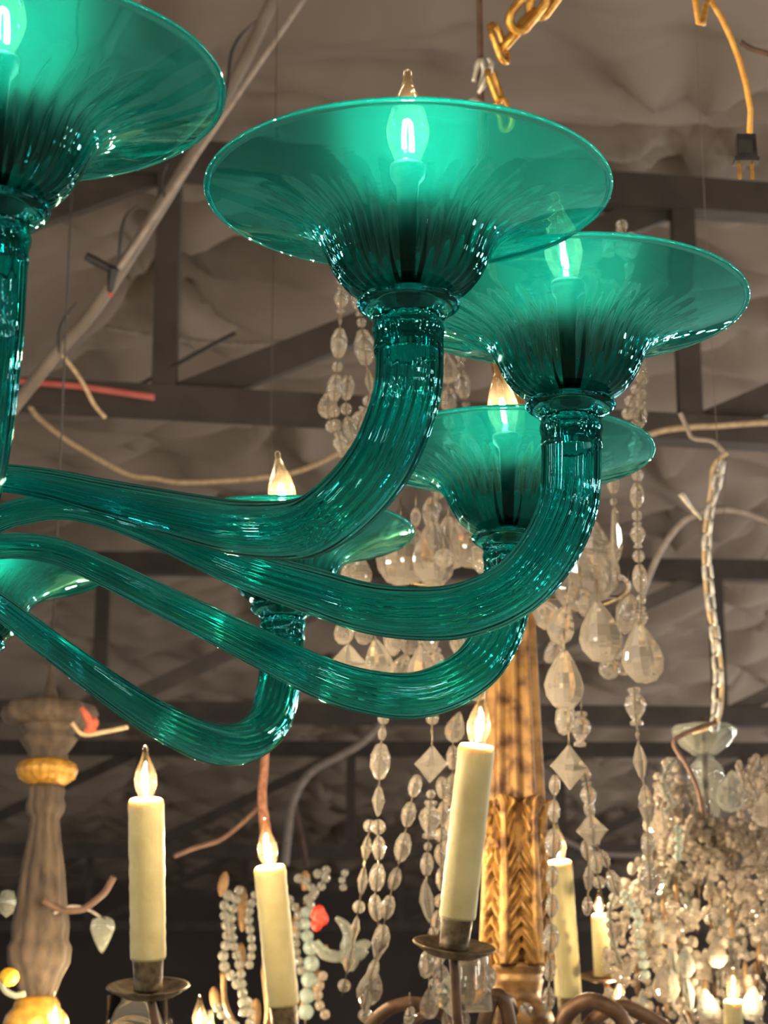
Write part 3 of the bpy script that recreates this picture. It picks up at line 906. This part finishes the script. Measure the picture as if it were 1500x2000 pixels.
# ------------------------------------------------------------------ dense beaded chandelier at the right
BD = 4.2
bc = at(1390, 1800, BD)
beadc = thing('beaded_chandelier', at(1390, 2060, BD), 'beaded crystal chandelier dense with bead sprays, hung on a cord-wrapped chain under glass dish', 'chandelier')
g2 = mpp(BD)
def zb_(py):
    return on_y(1390, py, bc.y).z
gz = lambda rows: [(r * g2, zb_(y)) for r, y in rows]
dish = gz([(6, 1478), (22, 1474), (46, 1456), (62, 1436), (66, 1424), (60, 1420), (52, 1432), (34, 1448), (18, 1460), (6, 1464)])
part('glass_dish', lathe(dish, 28, (bc.x, bc.y, 0), closed=True, ribs=7, amp=0.002), 'silver_bead', beadc)
bal = gz([(5, 1700), (16, 1690), (20, 1640), (28, 1560), (36, 1520), (34, 1500), (22, 1486), (16, 1478), (9, 1474), (5, 1470)])
part('glass_baluster', lathe([(0, bal[0][1])] + [(float(a), float(b)) for a, b in catmull(bal, 30)] + [(0, bal[-1][1])], 24, (bc.x, bc.y, 0)), 'silver_bead', beadc)
part('centre_rod', tube([(bc.x, bc.y, zb_(2040)), (bc.x, bc.y, zb_(1400))], 0.004, 8), 'iron', beadc)
link_chain(beadc, pix([(1396, 1412), (1402, 1330), (1396, 1240), (1386, 1160), (1380, 1080), (1384, 1010), (1398, 950), (1412, 886)], BD), 0.040, 0.024, 0.0042, 'steel')
part('chain_cord', tube(pix([(1352, 1430), (1398, 1412), (1410, 1350), (1404, 1270), (1384, 1190), (1376, 1100), (1378, 1030), (1388, 960), (1394, 910), (1420, 884)], BD), 0.0052, 6, 60), 'cord_tan', beadc)
part('dish_cord', tube(pix([(1400, 1410), (1340, 1432), (1316, 1452), (1340, 1492), (1362, 1540), (1374, 1600)], BD - 0.1), 0.0048, 6, 40), 'cord_brown', beadc)
tc_ = at(1418, 884, BD)
part('hanging_wire', tube([tc_, at(1400, 856, BD), Vector((at(1392, 700, BD).x, tc_.y + 0.02, CEIL - 0.05))], 0.0009, 5, 20), 'pole', beadc)
part('wire_tie', tube(pix([(1328, 806), (1342, 836), (1354, 856), (1392, 862), (1414, 884)], BD), 0.0045, 6, 20), 'cord_grey', beadc)
part('wire_tie', tube(pix([(1330, 962), (1346, 986), (1372, 1014)], BD), [0.009, 0.006, 0.005], 6, 14), 'steel', beadc)
# candles on the beaded chandelier
def small_candle(parent, px, ytip, ytop, ybot, depth, rpx, tilt=0, s=0.72):
    t, b = at(px, ytop, depth), at(px + tilt, ybot, depth)
    ax = (t - b).normalized()
    L = (t - b).length
    r = rpx * mpp(depth)
    cd = part('candle_tube', lathe([(0, 0), (r, 0), (r, L * 0.97), (r * 0.8, L), (0, L)], 16, b, axis=ax), 'wax', parent)
    sc_ = (ytop - ytip) * mpp(depth) / 0.079
    add_bulb(cd, t - ax * 0.002, ax, sc_, small=True)
    part('candle_pan', lathe([(0, -0.012), (r * 1.2, -0.012), (r * 2.6, -0.002), (r * 2.7, 0.001), (r * 1.2, -0.004), (0, -0.004)], 20, b, axis=ax), 'gold_leaf_dull', cd)
    return b
feet = [small_candle(beadc, 1171, 1738, 1786, 1905, 4.5, 17, 6), small_candle(beadc, 1294, 1692, 1742, 1830, 4.45, 11, 14), small_candle(beadc, 1210, 1905, 1958, 2020, 4.5, 13, 0),
        small_candle(beadc, 1432, 1888, 1954, 2040, 3.8, 19, 0), small_candle(beadc, 1430, 1722, 1758, 1830, 4.6, 10, 0)]
for ft in feet:
    c0 = Vector((bc.x, bc.y, zb_(2030)))
    d = ft - c0
    part('bead_arm', tube([c0, c0 + d * 0.35 + Vector((0, 0, -0.07)), c0 + d * 0.8 + Vector((0, 0, -0.07)), ft], 0.006, 6, 24), 'gold_leaf_dull', beadc)
# sprays of threaded beads: each a wire with round beads
for k in range(25):
    a = random.uniform(0, 2 * math.pi)
    rr = random.uniform(90, 190)
    y0 = random.uniform(1560, 1900)
    rise = random.uniform(20, 90)
    x0 = 1390 + 30 * math.cos(a)
    dd = -abs(math.sin(a)) * 0.9 * rr * g2          # the sprays that face the view
    path = [at(x0, y0 + 60, BD - 0.02), at(1390 + rr * 0.45 * math.cos(a), y0 - rise * 0.6, BD + dd * 0.45), at(1390 + rr * 0.8 * math.cos(a), y0 - rise * 0.4, BD + dd * 0.8), at(1390 + rr * math.cos(a), y0 + 50, BD + dd)]
    strand(beadc, path, [('round', 17 * g2)], gap=0.04, lib='bead' if k % 4 else 'silver', wire='gold_leaf_dull', wr=0.0012, start=0.03)
for (path, kind, L, lib) in [([(1318, 1480), (1300, 1510), (1296, 1540), (1310, 1570), (1296, 1590)], 'round', 18, 'silver'),
                             ([(1478, 1478), (1462, 1520), (1480, 1560), (1470, 1620)], 'round', 17, 'bead'),
                             ([(1322, 1612), (1326, 1650), (1322, 1690)], 'round', 17, 'aqua'),
                             ([(1268, 1590), (1262, 1640), (1266, 1700), (1258, 1760)], 'oval', 36, 'bead'),
                             ([(1216, 1740), (1244, 1790), (1252, 1850), (1262, 1910)], 'round', 20, 'aqua'),
                             ([(1200, 1745), (1190, 1790), (1200, 1850), (1216, 1900)], 'round', 18, 'silver'),
                             ([(1290, 1560), (1282, 1600), (1296, 1640), (1312, 1612)], 'round', 15, 'bead'),
                             ([(1440, 1490), (1452, 1530), (1446, 1600)], 'round', 15, 'bead')]:
    strand(beadc, pix(path, 3.95), [(kind, L * mpp(3.95))], gap=0.02, lib=lib, wire='gold_leaf_dull', wr=0.0012)
for (kind, px, py, L, lib) in [('pear', 1428, 1545, 84, 'silver'), ('pear', 1286, 1610, 60, 'bead'), ('almond', 1258, 1560, 60, 'bead'), ('vase', 1358, 1790, 44, 'bead'), ('almond', 1290, 1820, 50, 'silver'), ('pear', 1494, 1580, 70, 'bead'),
                               ('pear', 1300, 1920, 80, 'bead'), ('spear', 1312, 1910, 110, 'silver'), ('almond', 1345, 1940, 70, 'silver'), ('pear', 1380, 1960, 60, 'silver'), ('pear', 1338, 1880, 60, 'silver'), ('almond', 1255, 1960, 60, 'silver'), ('pear', 1470, 1960, 70, 'silver'), ('pear', 1400, 1860, 60, 'bead')]:
    hang_bead(beadc, kind, at(px, py, 3.85), L * mpp(3.85), (random.uniform(-.15, .15), 0, 1), lib, name='drop')
# the uncountable rest of the beads
V, Fc = [], []
bv, bf = lathe([(0, -.5), (.34, -.36), (.5, 0), (.34, .36), (0, .5)], 8)
count = 0
while count < 2000:
    py = random.uniform(1600, 2035)
    half = 70 + 130 * min(1, (py - 1590) / 150) + 20 * (py > 1850)
    px = 1395 + random.uniform(-1, 1) * half
    if count < 220:
        py = random.uniform(1475, 1640)
        px = random.choice([1480 + random.uniform(-38, 50), 1490 + random.uniform(-30, 50), 1306 + random.uniform(-24, 24)])
    n = noise.noise(Vector((px * 0.022, py * 0.022, 3.3)))
    if n < -0.12 and random.random() < 0.75:
        continue
    dp = BD + random.uniform(-0.30, 0.28) * max(0.3, min(1, (py - 1560) / 200))
    c = at(px, py, dp)
    s = random.choice([11, 13, 14, 16, 17, 18]) * g2
    st = random.choice([1, 1, 1, 1.6])
    o = len(V)
    V += [c + Vector((p.x * s, p.y * s, p.z * s * st)) for p in bv]
    Fc += [tuple(i + o for i in q) for q in bf]
    count += 1
o = part('bead_mass', (V, Fc), 'bead', beadc, True)
o['kind'] = 'stuff'
for k in range(26):
    px, py = random.uniform(1240, 1490), random.uniform(1660, 1990)
    p = at(px, py, BD + random.uniform(-0.2, 0.2))
    part('gold_leaf', ellipsoid(p, 0.006, 0.003, random.uniform(0.02, 0.034), 8, 6), 'gold_leaf_dull', beadc)

# ------------------------------------------------------------------ small beaded gold chandelier behind the leaning candle
ND = 4.6
n0 = at(528, 2050, ND)
goldc = thing('beaded_gold_chandelier', n0, 'small gold leaf chandelier with clear bead strings and red flower on rust rope', 'chandelier')
tp = at(516, 1690, ND)
part('centre_stem', lathe([(0, n0.z), (0.02, n0.z), (0.012, n0.z + 0.08), (0.022, n0.z + 0.16), (0.01, n0.z + 0.26), (0.006, tp.z), (0, tp.z)], 16, (n0.x, n0.y, 0)), 'gold_leaf_dull', goldc)
rp = pix([(526, 1700), (518, 1620), (512, 1560), (516, 1500), (520, 1440)], ND)
top = rp[-1]
part('rope', tube(rp, [0.012, 0.013, 0.010, 0.009, 0.008], 7, 30), 'rope', goldc)
part('hanging_wire', tube([top, Vector((top.x, top.y, CEIL - 0.1))], 0.0009, 5), 'black', goldc)
for path, lib, L in [([(452, 1740), (438, 1770), (444, 1830), (436, 1880), (462, 1920), (484, 1960), (490, 2010)], 'silver', 20), ([(470, 1730), (452, 1790), (458, 1850), (470, 1900), (476, 1990)], 'silver', 18),
                     ([(612, 1710), (640, 1700), (628, 1730), (606, 1750), (590, 1770)], 'silver', 18), ([(600, 1770), (596, 1810), (604, 1840)], 'aqua', 24), ([(604, 1836), (608, 1880), (600, 1940), (596, 2010)], 'aqua', 30),
                     ([(560, 1750), (584, 1790), (578, 1850), (590, 1900)], 'silver', 18), ([(420, 1960), (440, 1990), (470, 2010)], 'silver', 17), ([(500, 1740), (486, 1790), (492, 1850), (484, 1900)], 'silver', 17),
                     ([(575, 1720), (590, 1715), (610, 1740), (600, 1800)], 'silver', 17), ([(640, 1990), (620, 1950), (632, 1900)], 'bead', 20), ([(672, 1740), (668, 1720), (676, 1700)], 'silver', 14)]:
    strand(goldc, pix(path, ND - 0.12), [('round', L * mpp(ND))], gap=0.0, lib=lib, wire='gold_leaf_dull', wr=0.0012)
for (px, py, L, tl) in [(436, 1726, 50, 10), (474, 1775, 90, 0), (420, 1950, 46, -10), (470, 1870, 60, 0), (596, 1720, 40, 0), (580, 1800, 60, 15), (500, 1980, 60, 0), (560, 1990, 50, 0), (620, 1920, 54, 0)]:
    p = at(px, py, ND)
    v, f = ellipsoid((0, 0, 0), 0.011, 0.004, L * 0.5 * mpp(ND), 8, 6)
    q = Matrix.Rotation(math.radians(tl), 3, 'Y')
    part('gold_leaf', ([p + q @ a for a in v], f), 'gold_leaf_dull', goldc)
for path in ([(528, 2040), (470, 2010), (440, 1960), (436, 1900)], [(528, 2030), (580, 1990), (600, 1920), (612, 1860), (640, 1850)]):
    part('gold_branch', tube(pix(path, ND), 0.006, 6, 24), 'gold_leaf_dull', goldc)
# pale glass flower with curved stem
fl = pix([(615, 1840), (634, 1862), (662, 1868), (682, 1858)], ND - 0.2)
part('flower_stem', tube(fl, [0.009, 0.012, 0.012, 0.010], 10, 24), 'white_glass', goldc)
part('flower_petal', tube(pix([(684, 1872), (680, 1850), (682, 1826), (672, 1806), (656, 1792)], ND - 0.2), [0.018, 0.017, 0.013, 0.010, 0.004], 10, 24), 'white_glass', goldc)
part('flower_petal', tube(pix([(682, 1872), (700, 1858), (712, 1846), (724, 1844)], ND - 0.2), [0.014, 0.018, 0.016, 0.005], 10, 24), 'white_glass', goldc)
part('flower_base', tube(pix([(680, 1858), (684, 1878), (682, 1896)], ND - 0.2), [0.024, 0.019, 0.008], 10, 16), 'white_glass', goldc)
for k in range(7):
    p = at(632 + random.uniform(-14, 14), 1790 + random.uniform(-18, 22), ND - 0.2)
    part('red_petal', ellipsoid(p, 0.012, 0.008, 0.014, 8, 5), 'red_flower', goldc)

# ------------------------------------------------------------------ weathered wood chandelier at the left
WD = 4.2
wc = at(68, 2060, WD)
woodc = thing('wooden_chandelier', wc, 'weathered grey wood baluster chandelier with gilded rings and lit bulbs', 'chandelier')
gw = mpp(WD)
zw = lambda py: on_y(68, py, wc.y).z
rw = lambda rows: [(r * gw, zw(y)) for r, y in rows]
post = rw([(0, 1952), (30, 1948), (38, 1930), (44, 1912), (60, 1880), (62, 1850), (54, 1836), (56, 1810), (50, 1770), (42, 1700), (32, 1640), (27, 1600), (29, 1596), (35, 1588), (38, 1572), (34, 1560), (36, 1545), (34, 1535), (0, 1534)])
part('baluster', lathe(post, 80, (wc.x, wc.y, 0), ribs=10, amp=[0 if r < 1e-6 else 0.0022 for r, z in post]), 'grey_wood', woodc)
part('gilded_ring', lathe(rw([(0, 1536), (34, 1534), (54, 1520), (60, 1505), (56, 1492), (46, 1486), (0, 1486)]), 60, (wc.x, wc.y, 0), ribs=20, amp=[0, 0, .0025, .003, .0025, 0, 0]), 'gold_ring', woodc)
part('neck_ring', lathe(rw([(0, 1488), (42, 1488), (40, 1470), (52, 1455), (60, 1442), (50, 1436), (56, 1426), (62, 1418), (0, 1416)]), 32, (wc.x, wc.y, 0)), 'grey_wood', woodc)
part('carved_crown', lathe(rw([(0, 1420), (58, 1420), (84, 1412), (92, 1396), (88, 1380), (70, 1374), (20, 1378), (8, 1330), (4, 1280), (0, 1278)]), 40, (wc.x, wc.y, 0), ribs=8, amp=[0, 0, .006, .009, .006, .004, 0, 0, 0, 0]), 'grey_wood', woodc)
part('gilded_ring', lathe(rw([(0, 1948), (36, 1948), (44, 1958), (46, 1968), (60, 1984), (64, 2000), (52, 2030), (20, 2055), (0, 2058)]), 48, (wc.x, wc.y, 0)), 'gold_ring', woodc)
part('hanging_rod', tube([(wc.x, wc.y, zw(1285)), (wc.x, wc.y, CEIL - 0.1)], 0.0022, 6), 'black', woodc)
def bulb_arm(px, ytip, ytop, depth):
    b = at(px, ytop, depth)
    c0 = Vector((wc.x, wc.y, zw(2010)))
    d = b - c0
    arm = part('bulb_arm', tube([c0, c0 + Vector((d.x * 0.4, d.y * 0.4, -0.12)), c0 + Vector((d.x * 0.9, d.y * 0.9, d.z - 0.1)), b - Vector((0, 0, 0.03)), b], 0.008, 8, 30), 'grey_wood', woodc)
    s = (ytop - ytip) * mpp(depth) / 0.079
    add_bulb(arm, b, (0, 0, 1), s, small=True)
bulb_arm(106, 1940, 2012, 3.95)
bulb_arm(272, 1946, 2006, 4.5)
bulb_arm(389, 1945, 2014, 4.2)
bulb_arm(410, 1975, 2022, 4.6)
bulb_arm(332, 1992, 2030, 4.6)
part('pearl_drop', lathe([(0, -.04), (.006, -.034), (.016, -.014), (.024, .008), (.021, .022), (.010, .028), (0, .029)], 12, at(200, 1820, WD)), 'white_glass', woodc)
part('drop_wire', tube(pix([(205, 1798), (175, 1778), (140, 1770), (105, 1784)], WD), 0.003, 6, 20), 'cord_grey', woodc)
part('pearl_drop', lathe([(0, -.03), (.012, -.02), (.018, 0), (.012, .02), (0, .024)], 12, at(14, 1762, WD)), 'white_glass', woodc)
part('yellow_flower', ellipsoid(at(18, 1908, WD - 0.2), 0.018, 0.012, 0.017, 10, 6), 'yellow', woodc)
part('flower_stem', tube(pix([(2, 1912), (8, 1932), (28, 1944), (50, 1940)], WD - 0.15), 0.006, 6, 20), 'white_glass', woodc)
part('coral_tassel', join(tube(pix([(158, 1382), (170, 1400), (180, 1424)], WD), [0.005, 0.009, 0.010], 8, 14), ellipsoid(at(184, 1412, WD), 0.009, 0.008, 0.012), ellipsoid(at(176, 1426, WD), 0.014, 0.008, 0.006)), 'coral', woodc)
part('tassel_cord', tube(pix([(140, 1412), (162, 1434), (200, 1430), (250, 1420)], WD), 0.0045, 6, 24), 'cord_tan', woodc)

# clear glass hurricane cup hanging low, under the drip pan of the upright candle
solo('glass_cylinder', lathe([(0.055, -0.14), (0.055, 0.0), (0.052, 0.0), (0.052, -0.14)], 40, at(268, 1946, 4.0), closed=True), 'clear', 'clear glass cylinder shade below the drip pan of the upright candle', 'lamp shade')

part('side_cord', tube(pix([(84, 1758), (120, 1776), (160, 1776), (186, 1758), (206, 1740), (222, 1712)], WD), 0.0066, 7, 40), 'cord_brown', woodc)
part('side_cord', tube(pix([(340, 1672), (380, 1656), (430, 1640), (470, 1610), (512, 1570)], ND), 0.0056, 7, 40), 'cord_brown', goldc)

# ------------------------------------------------------------------ cords, conduit, plug
def cable(name, path, depth, r, mat, label, cat, n=60, seg=7):
    return solo(name, tube(pix(path, depth), r, seg, n), mat, label, cat)

pole = thing('conduit_pole', at(-40, 880, 5.4), 'pale grey slanting conduit with black cable ties beside the taut wire', 'pole')
part('conduit', tube(pix([(760, -440), (600, -140), (440, 190), (215, 560), (110, 690), (-40, 880)], 5.4), 0.017, 10, 60), 'pole', pole)
for path in ([(500, 40), (470, 70), (452, 105), (446, 150), (440, 190)], [(268, 400), (248, 420), (238, 450), (232, 500)], [(150, 590), (128, 620), (116, 650), (116, 690)], [(330, 318), (318, 340), (318, 372), (324, 388)]):
    part('cable_tie', tube(pix(path, 5.33), [0.001, 0.004, 0.0045, 0.004, 0.003], 6, 18), 'black', pole)
part('cable_tie', tube(pix([(168, 500), (190, 512), (214, 524), (228, 530)], 5.3), [0.011, 0.012, 0.011, 0.012], 8, 14), 'black', pole)
part('cable_tie', tube(pix([(222, 524), (218, 548), (215, 570)], 5.3), [0.015, 0.011, 0.007], 8, 12), 'black', pole)
part('tie_end', ellipsoid(at(216, 576, 5.29), 0.006, 0.006, 0.006), 'red', pole)
part('loose_cord', tube(pix([(112, 684), (132, 706), (160, 745), (184, 790), (206, 816)], 5.4), 0.0055, 7, 30), 'cord_tan', pole)
dc = thing('drooping_cable', at(556, 1690, 13.34), 'grey cable and short brown flex drooping beside the rust rope', 'cable')
part('cable', tube(pix([(764, 1388), (712, 1446), (660, 1478), (612, 1504), (580, 1546), (566, 1600), (556, 1690)], 13.34), 0.025, 7, 60), 'cord_grey', dc)
part('flex', tube(pix([(574, 1562), (580, 1600), (590, 1640), (598, 1690)], 13.34), 0.016, 7, 30), 'cord_brown', dc)
cable('taut_wire', [(640, -70), (592, 0), (420, 250), (232, 525)], 5.2, 0.0068, 'cord_grey', 'thin pale taut wire running down to a black cable tie', 'wire')
cable('slanting_pipe', [(410, -420), (290, -80), (252, 20), (200, 120), (110, 300)], 6.0, 0.02, 'pole', 'pale slanting pipe behind the cut-off teal bowl', 'pipe')
cable('dangling_wire', [(206, 640), (300, 655), (400, 668), (500, 672), (600, 664), (720, 650)], 9.5, 0.012, 'cord_grey', 'pale wire strung level along the folded fabric behind the steel post', 'wire')
cable('swagged_cord', [(52, 775), (62, 800), (84, 824), (140, 866), (220, 912), (260, 930), (300, 934), (350, 942), (430, 940), (500, 934), (560, 926), (620, 906), (680, 872), (720, 830)], 7.62, 0.0095, 'cord_tan', 'tan cord swagged from red tape past the bare lit bulb', 'cord', n=110)
solo('red_tape', join(tube(pix([(50, 772), (66, 758), (80, 746)], 7.62), [0.016, 0.019, 0.014], 6)), 'red', 'bright red tape knot where the tan cord is tied to the steel truss', 'tape')
P1 = lambda px, py: on_y(px, py, 7.3 + 0.17 * ((px - 750) / FPX * 7.6))
solo('red_pipe', tube([P1(-60, 735), P1(150, 754), P1(302, 776)], 0.012, 8), 'red_pipe', 'thin red pipe lying along the steel truss beside the tall post', 'pipe')
cable('black_wire', [(180, 800), (240, 770), (330, 720), (420, 670), (460, 650)], 7.72, 0.007, 'black', 'thin black wire slanting up across the tall steel post', 'wire')
cable('ceiling_cord', [(1240, 860), (1290, 842), (1350, 834), (1400, 832), (1450, 828), (1560, 822)], 6.6, 0.009, 'cord_tan', 'tan cord along the truss behind the top of the cord-wrapped chain', 'cord')
cable('looped_cord', [(1236, 1210), (1262, 1140), (1290, 1076), (1330, 1022), (1370, 1002), (1420, 996), (1470, 1008), (1560, 1044)], 6.2, 0.0095, 'cord_grey', 'grey looped cord arching behind the cord-wrapped chain', 'cord')
cable('low_cord', [(1040, 1610), (1100, 1640), (1160, 1664), (1230, 1670), (1290, 1662)], 19.72, 0.026, 'cord_grey', 'grey cord sagging behind the crystal strands under the square drop', 'cord')
cable('thin_ceiling_wire', [(1446, 82), (1470, 96), (1520, 110)], 4.0, 0.005, 'cord_brown', 'short dark wire leaving the gold flex above the plug', 'wire')

pd = 2.9
pc = thing('power_cord', at(1456, 340, pd), 'gold flex power cord hanging with a black two-prong plug', 'cord')
ptop = at(1382, -10, pd)
part('cord', tube([Vector((ptop.x - 0.05, ptop.y + 0.1, CEIL - 0.1))] + pix([(1340, -200), (1384, -8), (1412, 40), (1438, 100), (1456, 160), (1466, 215), (1464, 262)], pd), 0.0042, 8, 80), 'cord_gold', pc)
k = mpp(pd)
c = at(1457, 290, pd)
def boxv(c, hx, hy, hz, top=1.0):
    V = [Vector((c.x + sx * hx * (top if sz > 0 else 1), c.y + sy * hy, c.z + sz * hz)) for sz in (-1, 1) for sx, sy in ((-1, -1), (1, -1), (1, 1), (-1, 1))]
    return V, [(3, 2, 1, 0), (4, 5, 6, 7), (0, 1, 5, 4), (1, 2, 6, 5), (2, 3, 7, 6), (3, 0, 4, 7)]
part('plug_body', boxv(c, 20 * k, 12 * k, 26 * k, 0.92), 'plug', pc, False)
part('plug_face', boxv(at(1457, 315, pd), 24 * k, 14 * k, 4 * k), 'plug', pc, False)
part('plug_grip', boxv(at(1457, 286, pd - 0.011), 13 * k, 3 * k, 14 * k), 'socket', pc, False)
for px in (1444, 1469):
    part('prong', boxv(at(px, 333, pd), 3.5 * k, 1.2 * k, 18 * k), 'brass', pc, False)
